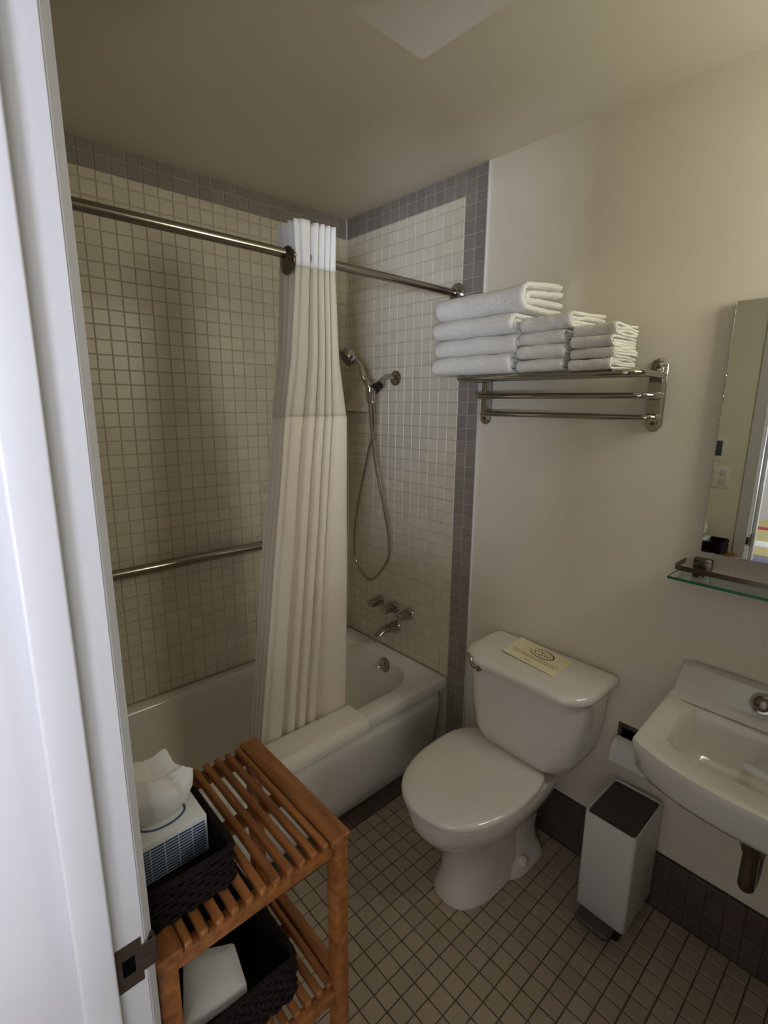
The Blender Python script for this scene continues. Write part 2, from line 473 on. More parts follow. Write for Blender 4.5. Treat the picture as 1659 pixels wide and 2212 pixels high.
# tub handles and spout
for (u, v, nm) in ((822, 1297, 'chrome tub handle nearest the shower corner'), (853, 1310, 'middle of the three chrome tub handles, above the spout'), (885, 1325, 'chrome tub handle farthest from the corner')):
    c = px(u, v, x=-.004)
    th = empty('tub_tap', c, nm, 'tap handle', 'chrome tub handles on the tiled wall')
    bm = bmesh.new(); lathe(bm, c, (-1, 0, 0), [(0, .030), (.004, .030), (.012, .022), (.016, .014), (.024, .014)], 24); finish(bm, 'escutcheon', M_chrome, th)
    bm = bmesh.new()
    rings = []
    for dd, r in ((.020, .016), (.024, .021), (.034, .0225), (.060, .0195), (.072, .018), (.077, .013), (.078, .004)):
        rings.append([Vector(c)+Vector((-dd, r*(1+.10*math.cos(5*a))*math.cos(a), r*(1+.10*math.cos(5*a))*math.sin(a))) for a in [2*math.pi*q/40 for q in range(40)]])
    loft(bm, rings); finish(bm, 'knob', M_chrome, th)
c = px(855, 1352, x=-.004)
sp = empty('tub_spout', c, 'chrome tub spout below the three handles', 'spout')
bm = bmesh.new()
path = [(0, 0, 0, .030, .027), (.02, 0, 0, .028, .025), (.07, 0, .002, .023, .018), (.105, 0, .000, .020, .014), (.122, 0, -.008, .018, .013), (.131, 0, -.022, .016, .012), (.132, 0, -.036, .014, .011)]
rings = []
for i, (dx, dy, dz, ry, rz) in enumerate(path):
    tilt = [0, 0, .05, .5, 1.0, 1.4, 1.57][i]
    ex = Vector((math.sin(tilt), 0, math.cos(tilt)))
    rings.append([c+Vector((-dx, 0, dz))+Vector((0, ry*math.cos(a), 0))+rz*math.sin(a)*ex for a in [2*math.pi*q/24 for q in range(24)]])
loft(bm, rings); finish(bm, 'spout_body', M_chrome, sp, smooth=45)
bm = bmesh.new(); lathe(bm, c, (-1, 0, 0), [(0, .034), (.004, .034), (.008, .030)], 24); finish(bm, 'spout_flange', M_chrome, sp)

# ------------------------------------------------------------------ shower
c = px(855, 817, x=-.004)
sh = empty('hand_shower', c, 'chrome hand shower with looping metal hose on the tiled fixture wall', 'shower')
bm = bmesh.new(); lathe(bm, c, (-1, 0, 0), [(0, .033), (.003, .033), (.008, .026), (.011, .012)], 28); finish(bm, 'wall_flange', M_chrome, sh)
e1 = px(818, 834, x=-.115); e2 = px(799, 848, x=-.155)
bm = bmesh.new(); tube(bm, catmull([c, c+Vector((-.045, 0, .004)), c+Vector((-.08, -.004, -.008)), e1], 6), .0105, 14); finish(bm, 'shower_arm', M_chrome, sh)
dr = (e2-e1).normalized()
bm = bmesh.new(); lathe(bm, e1-dr*.012, dr, [(0, .013), (0, .017), (.020, .017), (.022, .021), (.040, .021), (.042, .015)], 18); finish(bm, 'swivel_nut', M_black, sh)
bm = bmesh.new(); tube(bm, [e1+dr*.026, e2, e2+dr*.012], [.016, .017, .014], 16)
tube(bm, [e2+Vector((0, 0, .022)), e2-Vector((0, 0, .03)), e2-Vector((0, 0, .045))], [.017, .015, .010], 16)
tube(bm, [e1+dr*.034, e1+dr*.034-Vector((0, 0, .05))], [.012, .009], 14); finish(bm, 'holder', M_chrome, sh)
hb = e2+Vector((0, 0, -.035))+Vector((.0, .004, 0)); hm = px(785, 815, x=-.172); ht = px(772, 785, x=-.185)
hd = px(752, 770, x=-.205)
bm = bmesh.new(); tube(bm, catmull([hb, e2+Vector((-.004, .002, .02)), hm, ht, hd+(ht-hd)*.25], 6), [.0105]*6+[.0125]*6+[.015]*6+[.013]*7, 16); finish(bm, 'handle', M_chrome, sh)
fdir = Vector((-.62, .28, -.62)).normalized()
fdir = (px(738, 779, x=-.235)-px(756, 766, x=-.20)).normalized()
bm = bmesh.new(); lathe(bm, hd-fdir*.012, fdir, [(-.016, .012), (-.010, .027), (.000, .037), (.012, .041), (.024, .041), (.028, .038)], 28); head = finish(bm, 'shower_head', M_chrome, sh)
bm = bmesh.new(); lathe(bm, hd-fdir*.012, fdir, [(.0270, .0385), (.030, .036), (.0305, .001)], 28)
fu = fdir.cross(Vector((0, 0, 1))).normalized(); fw = fdir.cross(fu)
for rr_, n in ((.012, 6), (.023, 10), (.032, 14)):
    for q in range(n):
        a = 2*math.pi*q/n
        p0 = hd-fdir*.012+fdir*.030+rr_*(math.cos(a)*fu+math.sin(a)*fw)
        tube(bm, [p0, p0+fdir*.0025], [.0022, .0014], 6)
finish(bm, 'spray_face', mat('spray_face_grey', (.10, .10, .095), .35), head)
hp = [hb-Vector((0, 0, .005))] + [px(u, v, x=xx) for u, v, xx in ((803, 930, -.135), (812, 1010, -.11), (830, 1100, -.085), (840, 1170, -.07), (835, 1215, -.065), (800, 1252, -.062), (770, 1215, -.065), (765, 1160, -.07), (775, 1080, -.085), (795, 980, -.105), (806, 930, -.115))] + [e1+dr*.034-Vector((0, 0, .045))]
bm = bmesh.new(); hpp = catmull(hp, 22)
tube(bm, hpp, [.0064 if i % 2 else .0056 for i in range(len(hpp))], 10); finish(bm, 'hose', M_chrome, sh, smooth=60)

# soap dish in the corner of the fixture wall
sd0 = px(752, 888, x=-.0); 
soap = empty('soap_dish', (-.004, -.10, 1.58), 'cream ceramic soap dish set in the shower corner behind the hand shower', 'soap dish')
bm = bmesh.new()
prof = [(-.004, 1.690), (-.012, 1.690), (-.016, 1.684), (-.018, 1.66), (-.024, 1.63), (-.040, 1.606), (-.066, 1.595), (-.072, 1.589), (-.070, 1.581), (-.055, 1.577), (-.004, 1.577)]
wd = [.048, .048, .049, .050, .054, .064, .078, .080, .080, .078, .078]
R = []
for k in range(9):
    a = -1+k/4
    R.append([bm.verts.new((x*(1 if abs(a) < .9 else .93), -.105+a*w_, z_)) for (x, z_), w_ in zip(prof, wd)])
for a, b in zip(R, R[1:]): bridge(bm, a, b, False)
bm.faces.new(R[0]); bm.faces.new(R[-1][::-1])
finish(bm, 'dish_body', mat('soap_ceramic', (.70, .63, .50), .2), soap, smooth=40)
bm = bmesh.new(); box(bm, (-.064, -.165, 1.592), (-.030, -.045, 1.5975), .004, 2); finish(bm, 'drain_ridge', MATS['soap_ceramic'], soap)

# ------------------------------------------------------------------ grab bar, curtain rod, flange
gb = empty('grab_bar', (-.8, 0, .99), 'stainless steel grab bar on the long tiled wall above the tub', 'grab bar')
bm = bmesh.new(); tube(bm, fillet([(-1.42, -.004, .989), (-1.42, -.060, .989), (-.40, -.060, .995), (-.40, -.004, .995)], .04), .0200, 18); finish(bm, 'bar', M_steel, gb)
for xx, zz in ((-1.42, .989), (-.40, .995)):
    bm = bmesh.new(); lathe(bm, (xx, -.004, zz), (0, -1, 0), [(0, .038), (.004, .038), (.008, .03), (.009, .016)], 24); finish(bm, 'flange', M_steel, gb)
RY, RZ = -.680, 2.026
rod = empty('curtain_rod', (-.7, RY, RZ), 'long steel shower curtain rod spanning the tub below the ceiling', 'curtain rod')
bm = bmesh.new(); tube(bm, [(XW+.004, RY, RZ), (-.006, RY, RZ)], .0135, 20); finish(bm, 'rod_tube', M_steel, rod)
for xx, s_ in ((-.0045, -1), (XW+.001, 1)):
    bm = bmesh.new(); lathe(bm, (xx, RY, RZ), (s_, 0, 0), [(0, .038), (.003, .038), (.009, .032), (.016, .020), (.026, .017)], 28); finish(bm, 'end_flange', M_chrome, rod)
bm = bmesh.new()
cxr = -.752
nseg = 32
prof = [(-.010, .0145), (-.004, .024), (.0, .037), (.003, .037), (.0045, .034), (-.001, .022), (-.004, .0145)]
rings = [[Vector((cxr+d, RY+.001+r*math.cos(2*math.pi*k/nseg), RZ-.017+r*1.02*math.sin(2*math.pi*k/nseg))) if r > .015 else Vector((cxr+d, RY+r*math.cos(2*math.pi*k/nseg), RZ+r*math.sin(2*math.pi*k/nseg))) for k in range(nseg)] for d, r in prof]
loft(bm, rings, False, False)
lf = finish(bm, 'loose_flange', M_dchrome); tag(lf, 'round metal flange slid along the rod beside the curtain', 'flange')

# ------------------------------------------------------------------ shower curtain
cur = empty('shower_curtain', (-.68, -.66, .40), 'cream pleated shower curtain gathered together on the rod', 'shower curtain')
keys = {2.115: ([-.728, -.676, -.655, -.634, -.617, -.598], -.703, .012, -.60),
        2.00: ([-.722, -.678, -.657, -.636, -.619, -.596], -.698, .013, -.60),
        1.75: ([-.735, -.680, -.650, -.624, -.604, -.570], -.682, .016, -.60),
        1.57: ([-.750, -.690, -.648, -.615, -.588, -.528], -.665, .020, -.585),
        1.10: ([-.788, -.716, -.672, -.634, -.600, -.499], -.630, .022, -.54),
        .30: ([-.846, -.764, -.714, -.664, -.616, -.466], -.566, .024, -.495)}
kz = sorted(keys)
def cur_at(z_):
    z_ = max(kz[0], min(kz[-1], z_))
    for a, b in zip(kz, kz[1:]):
        if a <= z_ <= b:
            t = (z_-a)/(b-a); A_, B_ = keys[a], keys[b]
            return ([p*(1-t)+q*t for p, q in zip(A_[0], B_[0])], *(A_[i]*(1-t)+B_[i]*t for i in (1, 2, 3)))
def cur_plan(z_):
    cr, yf, dp, yb = cur_at(z_)
    n = 4; pts = []
    x0 = cr[0]
    for i in range(n):          # pleats of the side that turns towards the tiled wall
        f = i/n; yy = yb+(yf-yb)*f
        pts.append((x0+.030-.022*f, yy, 0)); pts.append((x0-.006-.012*(1-f), yy+(yf-yb)/n*.5, 0))
    pts.append((x0+.004, yf+.006, 0))
    for i in range(5):
        a, b = cr[i], cr[i+1]; w = b-a
        pts.append((a+w*.22, yf-.004, 0)); pts.append((a+w*.70, yf-.006, 0))
        if i < 4: pts.append((b, yf+dp, 0))
    pts.append((cr[5], yf+.008, 0)); pts.append((cr[5]-.004, yf+.05, 0))
    return catmull(pts, 5)
def cur_mesh(name, zs, m, off=0.0, sag=0.0):
    bm = bmesh.new(); R = []
    for z_ in zs:
        pl = cur_plan(z_)
        R.append([bm.verts.new((p.x+.0025*noise.noise((p.x*9, z_*2.2, 1.3)), p.y-off+.006*noise.noise((p.x*14, z_*2.6, .2)), z_+(.006*noise.noise((p.x*30, 4, 2)) if sag and z_ in (zs[0],) else 0))) for p in pl])
    for a, b in zip(R, R[1:]): bridge(bm, a, b, False)
    o = finish(bm, name, m, cur, smooth=75)
    s_ = o.modifiers.new('cloth_thickness', 'SOLIDIFY'); s_.thickness = .0016; s_.offset = 0
    return o
def lin(a, b, n): return [a+(b-a)*i/n for i in range(n+1)]
o = cur_mesh('header_band', lin(1.998, 2.118, 8), M_curtH, .0015); o['label'] = 'white opaque header band'
o = cur_mesh('sheer_panel', lin(1.568, 2.000, 22), M_curtS); o['label'] = 'thin greenish sheer window panel'
o = cur_mesh('body_panel', lin(.31, 1.572, 54), M_curt, .0015, 1)

# ------------------------------------------------------------------ folded towels
def terry_u(bm, x_front, x_back, y0, y1, z0, h, th, seed, skew=0.0, lift=0.0, ny=12, puff=1.0):
    """a U-folded sheet: fold faces -x, open edges at the back, ends at y0/y1"""
    zc_ = z0+h/2; R_ = h/2-th/2
    path = []
    n = 7
    for k in range(n+1): path.append((x_back+(x_front+R_-x_back)*k/n, z0+th/2, 0, -1))
    for k in range(1, 9):
        a = math.pi*k/9; path.append((x_front+R_-R_*math.sin(a), zc_-R_*math.cos(a), -math.sin(a), -math.cos(a)))
    for k in range(n+1): path.append((x_front+R_+(x_back-x_front-R_)*k/n, z0+h-th/2, 0, 1))
    secs = []
    Ly = abs(y1-y0); ends = [0, .06, .25, .55, 1.0]
    dd = [e_*th*.8 for e_ in ends]
    ts = [d_/Ly for d_ in dd]+[.12+.76*k/ny for k in range(ny+1)]+[1-d_/Ly for d_ in dd[::-1]]
    for t in sorted(ts):
        y_ = y0+(y1-y0)*t; dist = min(t, 1-t)*Ly/(th*.8); e = 0 if dist < .001 else 2
        q = th/2*(math.sqrt(max(0, 1-(1-min(1, dist))**2))*.8+.2)
        L = []
        for s_, seq in ((1, path), (-1, path[::-1])):
            for (x_, z_, nx, nz) in seq:
                wob = .004*noise.noise((x_*14+seed, y_*11, z_*16))+.0018*noise.noise((x_*40, y_*40+seed, z_*40))
                lf_ = lift*max(0, (.5-t)/.5)**2*max(0, (z_-z0)/h)*max(0., min(1, (x_-x_front)/(x_back-x_front)+.2))
                L.append(Vector((x_+skew*(t-.5)+nx*s_*q+nx*wob, y_+.004*noise.noise((x_*20, seed, z_*20))*(1 if e < .01 else 0), z_+nz*s_*q+wob*puff+lf_)))
        secs.append(L)
    R2 = [ring(bm, L) for L in secs]
    m = len(R2[0])
    for a, b in zip(R2, R2[1:]): bridge(bm, a, b, True)
    half = len(path)
    for Rr in (R2[0], R2[-1]):
        for k in range(half-1): bm.faces.new((Rr[k], Rr[k+1], Rr[m-2-k], Rr[m-1-k]))
def towel(label, group, xf, xb, y0, y1, z0, h, layers, seed, lift=0.0, skew=0.0):
    bm = bmesh.new()
    th = h/(2*layers)*1.02
    for L in range(layers):
        inset = L*th
        terry_u(bm, xf+inset, xb+random.uniform(-.01, .006), y0-random.uniform(0, .004)*L, y1+random.uniform(-.006, .006)*(L > 0), z0+inset, h-2*inset, th*1.03, seed+L*3.1, skew, lift)
    o = finish(bm, 'folded_towel', M_terry, smooth=60)
    return tag(o, label, 'towel', group)
# rack
RK = empty('towel_rack', (-.01, -1.15, 1.54), 'chrome wall towel rack with a rail shelf and two bars', 'towel rack')
def ubar(name, z_, d, y0, y1, r=.0092, rad=.045):
    bm = bmesh.new(); tube(bm, fillet([(-.020, y1, z_), (-d, y1, z_), (-d, y0, z_), (-.020, y0, z_)], min(rad, d*.45), 7), r, 14)
    return finish(bm, name, M_chrome, RK)
YR, YL = -1.459, -.862
ubar('shelf_rail', 1.698, .215, YL, YR)
for k, dx in enumerate((.05, .105, .16)):
    bm = bmesh.new(); tube(bm, [(-dx, YL, 1.698), (-dx, YR, 1.698)], .005, 12); finish(bm, 'shelf_bar', M_chrome, RK)
ubar('towel_bar', 1.641, .110, YL, YR); ubar('towel_bar', 1.581, .070, YL, YR)
for yb, s_ in ((YR, -1), (YL, -1)):
    br = empty('bracket', (0, yb, 1.64)); br.parent = RK; br.matrix_parent_inverse = RK.matrix_basis.inverted()
    bm = bmesh.new()
    def pl(x_, ins): return [Vector((x_, yb+.020+q.x, 1.643+q.y)) for q in rrect(-.024+ins, .024-ins, -.103+ins, .103-ins, .0239-ins, 8)]
    loft(bm, [pl(-.0, 0), pl(-.004, 0), pl(-.0055, .0015)]); finish(bm, 'wall_plate', M_chrome, br, smooth=40)
    bm = bmesh.new()
    def fin(y_, ins): return [Vector((-.001-q.x, y_, 1.643+q.y)) for q in rrect(0, .034-ins, -.086+ins, .086-ins, [.016, .001, .001, .016], 6)]
    loft(bm, [fin(yb-.0025, .0006), fin(yb-.0018, 0), fin(yb+.0018, 0), fin(yb+.0025, .0006)]); finish(bm, 'side_plate', M_chrome, br, smooth=40)
    for zz in (1.643-.080, 1.643+.080):
        bm = bmesh.new(); lathe(bm, (-.0055, yb+.022, zz), (-1, 0, 0), [(0, .006), (.002, .0055), (.0035, .003), (.002, .0022)], 12); finish(bm, 'screw', M_dchrome, br)
ZT = 1.7085
nm = ['lowest', 'second lowest', 'second highest', 'topmost']
zz = ZT
for i, h in enumerate((.060, .056, .060, .074)):
    towel(f'large white bath towel, {nm[i]} in the stack nearest the shower', 'bath towels folded on the rack', -.235+.006*(i % 2), -.020, -1.095-.012*(i % 2)-(.02 if i == 3 else 0), -.772-.006*(i % 2), zz, h, 2, 11+i*7, .034 if i == 3 else 0, .004); zz += h*1.005
zz = ZT
for i, h in enumerate((.037, .037, .038, .042)):
    towel(f'medium white hand towel, {nm[i]} in the middle stack on the rack', 'hand towels folded on the rack', -.235+.006*((i+1) % 2), -.030, -1.262-.006*(i % 2)-(.014 if i == 3 else 0), -1.112-.003*i, zz, h, 2, 51+i*7, .016 if i == 3 else 0); zz += h*1.005
zz = ZT
for i, h in enumerate((.028, .028, .029, .031)):
    towel(f'small white washcloth, {nm[i]} in the stack beside the rack bracket', 'washcloths folded on the rack', -.235+.005*(i % 2), -.09, -1.402-.005*(i % 2), -1.282-.002*i, zz, h, 2, 91+i*7); zz += h*1.005

# ------------------------------------------------------------------ bath mat on the tub rim
bmx = bmesh.new()
def matpath(off):
    return [(-.594, RIM+.003+off), (-.605, RIM+.007+off), (-.64, RIM+.009+off), (-.695, RIM+.008+off), (-.712-off*.3, RIM+.003+off*.8), (-.7185-off, RIM-.008+off*.2), (-.7195-off, RIM-.034)]
outer = catmull([(0, y, z_) for y, z_ in matpath(.008)], 5); inner = catmull([(0, y, z_) for y, z_ in matpath(-.001)], 5)
R = []
for k in range(25):
    x_ = -.872+(.872-.478)*k/24
    e = min(k, 24-k); q = 1 if e > 1 else (.85 if e == 1 else .5)
    loop = []
    for a, b in zip(outer, inner):
        mpt = (a+b)/2; loop.append(Vector((x_, mpt.y+(a.y-mpt.y)*q, mpt.z+(a.z-mpt.z)*q+.0015*noise.noise((x_*18, a.y*22, 0)))))
    for a, b in list(zip(outer, inner))[::-1]:
        mpt = (a+b)/2; loop.append(Vector((x_, mpt.y+(b.y-mpt.y)*q, mpt.z+(b.z-mpt.z)*q)))
    R.append(ring(bmx, loop))
for a, b in zip(R, R[1:]): bridge(bmx, a, b)
bmx.faces.new(R[0]); bmx.faces.new(R[-1][::-1])
bt = finish(bmx, 'folded_bath_mat', M_mat, smooth=60); tag(bt, 'folded white bath mat draped over the front rim of the tub', 'bath mat')
bmx = bmesh.new(); tube(bmx, [(-.870, -.7255, RIM-.016), (-.68, -.7262, RIM-.017), (-.480, -.7255, RIM-.016)], .003, 8); finish(bmx, 'mat_hem', M_mat, bt)

# ------------------------------------------------------------------ toilet
TY = -1.148
toilet = empty('toilet', (-.35, TY, 0), 'white two-piece toilet with closed lid standing against the fixture wall', 'toilet')
def egg(xf, xb, hw, z_, n=40, sq=2.2, yc=TY, sqb=3.2):
    """egg-shaped ring, front towards -x"""
    cx = xb-(xb-xf)*.42; out = []
    for k in range(n):
        a = 2*math.pi*k/n; c_, s_ = math.cos(a), math.sin(a)
        q = sq if c_ < 0 else sqb
        ax = (cx-xf) if c_ < 0 else (xb-cx)
        out.append(Vector((cx+ax*math.copysign(abs(c_)**(2/q), c_), yc+hw*math.copysign(abs(s_)**(2/q), s_), z_)))
    return out
bm = bmesh.new()
loft(bm, [egg(-.515, -.15, .104, 0.0, sq=2.6), egg(-.517, -.15, .106, .012, sq=2.6), egg(-.507, -.15, .096, .035, sq=2.5), egg(-.497, -.16, .086, .09, sq=2.4), egg(-.500, -.16, .086, .15, sq=2.3), egg(-.520, -.13, .100, .20, sq=2.2),
          egg(-.560, -.065, .130, .25, sq=2.1), egg(-.607, -.05, .160, .295, sq=2.1), egg(-.636, -.035, .176, .34, sq=2.1), egg(-.644, -.03, .181, .375, sq=2.1), egg(-.640, -.03, .178, .390, sq=2.1), egg(-.62, -.035, .165, .394, sq=2.1)])
bowl = finish(bm, 'bowl', M_porc, toilet, smooth=60)
bm = bmesh.new()       # rear trap housing with the bolted foot
loft(bm, [egg(-.315, -.072, .128, 0.0, sq=3.0, sqb=4), egg(-.317, -.072, .130, .010, sq=3.0, sqb=4), egg(-.310, -.074, .118, .026, sq=3.0, sqb=4), egg(-.295, -.076, .096, .05, sq=2.8, sqb=4), egg(-.285, -.076, .088, .10, sq=2.6, sqb=4), egg(-.30, -.07, .094, .17, sq=2.4, sqb=4), egg(-.34, -.06, .112, .25, sq=2.2, sqb=4), egg(-.40, -.05, .130, .32, sq=2.2, sqb=4)])
finish(bm, 'trapway', M_porc, bowl, smooth=60)
for s_ in (1, -1):
    bm = bmesh.new(); lathe(bm, (-.215, TY+s_*.108, .030), (0, 0, 1), [(0, .019), (.006, .019), (.018, .014), (.023, .006), (.024, .0)], 20); finish(bm, 'bolt_cap', M_porc, toilet)
bm = bmesh.new()
loft(bm, [egg(-.640, -.165, .180, .395), egg(-.647, -.163, .186, .399), egg(-.647, -.163, .186, .407), egg(-.640, -.165, .180, .410)]); finish(bm, 'seat', M_porc, toilet, smooth=50)
bm = bmesh.new()
loft(bm, [egg(-.646, -.172, .184, .4105), egg(-.652, -.168, .190, .414), egg(-.653, -.167, .191, .424), egg(-.648, -.170, .187, .4305), egg(-.632, -.180, .175, .4345), egg(-.55, -.22, .12, .4375), egg(-.46, -.30, .04, .438)]); finish(bm, 'lid', M_porc, toilet, smooth=50)
for s_ in (1, -1):
    bm = bmesh.new(); box(bm, (-.172, TY+s_*.075-.02, .392), (-.135, TY+s_*.075+.02, .424), .009, 3); finish(bm, 'hinge', M_porc, toilet)
TC = -1.197
bm = bmesh.new()
def tk(x0, x1, hw, z_, r): return rrect(x0, x1, TC-hw, TC+hw, [.02, r, r, .02], 8, z_)
loft(bm, [tk(-.195, -.06, .09, .385, .03), tk(-.200, -.05, .10, .425, .04), tk(-.222, -.03, .150, .432, .07), tk(-.243, -.014, .180, .448, .085), tk(-.250, -.013, .194, .49, .085), tk(-.256, -.013, .206, .58, .085), tk(-.260, -.013, .216, .724, .085)])
finish(bm, 'tank', M_porc, toilet, smooth=50)
bm = bmesh.new()
def tl(d, z_): return rrect(-.275+d, -.008-d, TC-.238+d, TC+.238-d, [.022, .10, .10, .022], 10, z_)
loft(bm, [tl(.012, .720), tl(.002, .724), tl(0, .730), tl(.0, .742), tl(.004, .750), tl(.012, .755), tl(.03, .757)])
finish(bm, 'tank_lid', M_porc, toilet, smooth=50)
lv = px(1037, 1441, x=-.262); 
lvr = empty('flush_lever', lv); lvr.parent = toilet; lvr.matrix_parent_inverse = toilet.matrix_basis.inverted(); lvr['label'] = 'chrome flush lever'
bm = bmesh.new(); lathe(bm, Vector((-.248, lv.y, lv.z)), (-1, 0, 0), [(0, .012), (.014, .012), (.020, .0135), (.028, .0115), (.031, .004)], 18); finish(bm, 'pivot', M_chrome, lvr)
l2 = px(1012, 1418, x=-.275)
bm = bmesh.new(); tube(bm, catmull([Vector((-.272, lv.y, lv.z)), Vector((-.276, lv.y+.02, lv.z+.004)), Vector((-.276, l2.y-.01, l2.z-.002)), Vector((-.262, l2.y+.012, l2.z))], 5), [.006]*6+[.0075]*10, 12); finish(bm, 'arm', M_chrome, lvr)

# note card on the tank
def on_card(a, b, lift=0.0):
    """a across (towards -y), b down (towards the room); slightly bent card"""
    Pa = Vector((-.030, -1.077, 0)); Pb = Vector((-.046, -1.291, 0)); Pc = Vector((-.167, -1.085, 0)); Pd = Vector((-.188, -1.294, 0))
    p = (Pa*(1-a)+Pb*a)*(1-b)+(Pc*(1-a)+Pd*a)*b
    p.z = .7580+.005*(1-a)**3+.0012*math.sin(a*3.1)+.002*(1-b)*(1-a)+lift
    return p
def card_quad(bm, a0, a1, b0, b1, lift, n=1):
    for i in range(n):
        q0, q1 = a0+(a1-a0)*i/n, a0+(a1-a0)*(i+1)/n
        bm.faces.new([bm.verts.new(on_card(*w_, lift)) for w_ in ((q0, b0), (q0, b1), (q1, b1), (q1, b0))])
bm = bmesh.new()
G = [[[bm.verts.new(on_card(i/12, j/6, l)) for i in range(13)] for j in range(7)] for l in (0, .0006)]
for l in (0, 1):
    for j in range(6):
        for i in range(12):
            q = (G[l][j][i], G[l][j][i+1], G[l][j+1][i+1], G[l][j+1][i]); bm.faces.new(q if l == 0 else q[::-1])
per = [(0, i) for i in range(13)]+[(j, 12) for j in range(1, 7)]+[(6, i) for i in range(11, -1, -1)]+[(j, 0) for j in range(5, 0, -1)]
for k in range(len(per)):
    a, b = per[k], per[(k+1) % len(per)]
    bm.faces.new((G[0][a[0]][a[1]], G[0][b[0]][b[1]], G[1][b[0]][b[1]], G[1][a[0]][a[1]]))
card = finish(bm, 'note_card', M_card, smooth=30); tag(card, 'cream printed note card lying on the toilet tank lid', 'card')
bm = bmesh.new()       # oval swoosh emblem with a script flourish
def stroke(bm, pts, w_):
    for p, q, w0, w1 in zip(pts, pts[1:], w_, w_[1:]):
        d_ = Vector((q[0]-p[0], q[1]-p[1]))
        if d_.length < 1e-6: continue
        nrm = Vector((-d_.y, d_.x)).normalized()
        bm.faces.new([bm.verts.new(on_card(x_, y_, .0010)) for x_, y_ in ((p[0]+nrm.x*w0, p[1]+nrm.y*w0*1.5), (p[0]-nrm.x*w0, p[1]-nrm.y*w0*1.5), (q[0]-nrm.x*w1, q[1]-nrm.y*w1*1.5), (q[0]+nrm.x*w1, q[1]+nrm.y*w1*1.5))])
el = [(.54+.21*math.cos(a), .33+.20*math.sin(a)) for a in [math.radians(-150+k*8) for k in range(44)]]
stroke(bm, el, [.003+.010*abs(math.sin(k*.075)) for k in range(len(el))])
qq = [(.47+.065*math.cos(a), .32+.11*math.sin(a)) for a in [math.radians(40+k*14) for k in range(26)]]
stroke(bm, qq, [.007]*len(qq)); stroke(bm, [(.49, .36), (.53, .45), (.57, .44)], [.006]*3)
wv = [(.55+.012*k, .36+.045*math.sin(k*1.5)) for k in range(14)]; stroke(bm, wv, [.005]*14); stroke(bm, [(.54, .24), (.62, .26), (.70, .30)], [.004]*3)
finish(bm, 'emblem', M_ink, card, smooth=None, recalc=False)
bm = bmesh.new()
for (b, a0, a1) in ((.62, .08, .97), (.70, .12, .92), (.86, .40, .56)):
    a = a0
    while a < a1:
        w_ = random.uniform(.015, .05)
        if a+w_ > a1: break
        n = max(3, int(w_/.006))
        stroke(bm, [(a+w_*k/n, b+(.022 if k % 2 else -.022)) for k in range(n+1)], [.0035]*(n+1)); a += w_+.012
finish(bm, 'small_print', M_ink2, card, smooth=None, recalc=False)

# ------------------------------------------------------------------ waste bin
bin_ = empty('pedal_bin', (-.13, -1.535, 0), 'slim white pedal bin with dark grey lid between toilet and sink', 'waste bin')
bx0, bx1, by0, by1 = -.238, -.026, -1.612, -1.460
bm = bmesh.new()
def br_(d, z_, r=.012): return rrect(bx0+d, bx1-d, by0+d, by1-d, r, 5, z_)
loft(bm, [br_(.003, .060), br_(0, .065), br_(0, .398), br_(.001, .401), br_(.005, .401), br_(.006, .399), br_(.006, .385)], True, False); finish(bm, 'body', M_binw, bin_, smooth=40)
bm = bmesh.new(); loft(bm, [br_(.0065, .386, .010), br_(.0065, .393, .010), br_(.009, .396, .009), br_(.012, .3945, .008)]); finish(bm, 'lid', M_bing, bin_, smooth=40)
bm = bmesh.new(); loft(bm, [br_(.02, 0), br_(.02, .0605)]); finish(bm, 'base', M_black, bin_, smooth=40)
bm = bmesh.new()
loft(bm, [rrect(bx0-.042, bx0+.02, -1.582, -1.480, .010, 4, .044), rrect(bx0-.044, bx0+.02, -1.584, -1.478, .011, 4, .048), rrect(bx0-.044, bx0+.02, -1.584, -1.478, .011, 4, .056), rrect(bx0-.040, bx0+.02, -1.580, -1.482, .009, 4, .060)])
finish(bm, 'pedal', M_bing, bin_, smooth=40)
bm = bmesh.new(); tube(bm, fillet([(bx0+.02, -1.575, .038), (bx0-.034, -1.575, .038), (bx0-.034, -1.487, .038), (bx0+.02, -1.487, .038)], .012), .004, 8); finish(bm, 'pedal_bar', M_steel, bin_)

# ------------------------------------------------------------------ sink
SYC = -1.862
sink = empty('wall_sink', (-.2, SYC, .70), 'white wall-hung porcelain sink with backsplash ledge at the picture edge', 'sink')
def sk(hw, xf, z_, bow=.065, n=14, rc=.05):
    """plan ring: back on the wall, bowed front"""
    pts = []
    for k in range(n+1):                       # front edge from left (+y) to right (-y)
        t = -1+2*k/n; x_ = xf+bow*(abs(t)**2.4)
        pts.append(Vector((x_, SYC-t*(hw-.012*abs(t)**8), z_)))
    pts += [Vector((-.10, SYC-hw, z_)), Vector((-.004, SYC-hw, z_)), Vector((-.004, SYC, z_)), Vector((-.004, SYC+hw, z_)), Vector((-.10, SYC+hw, z_))]
    return pts
def skb(hw, x0, x1, z_, n):
    """matching ring for the bowl"""
    full = []
    for k in range(15):
        t = -1+2*k/14; a = math.pi/2*t
        full.append(Vector((x0+(.055*(abs(t)**4)), SYC-t*(hw-.008*abs(t)**8), z_)))
    full += [Vector((x0+(x1-x0)*.72, SYC-hw, z_)), Vector((x1-.008, SYC-hw*.90, z_)), Vector((x1, SYC, z_)), Vector((x1-.008, SYC+hw*.90, z_)), Vector((x0+(x1-x0)*.72, SYC+hw, z_))]
    return full
bm = bmesh.new()
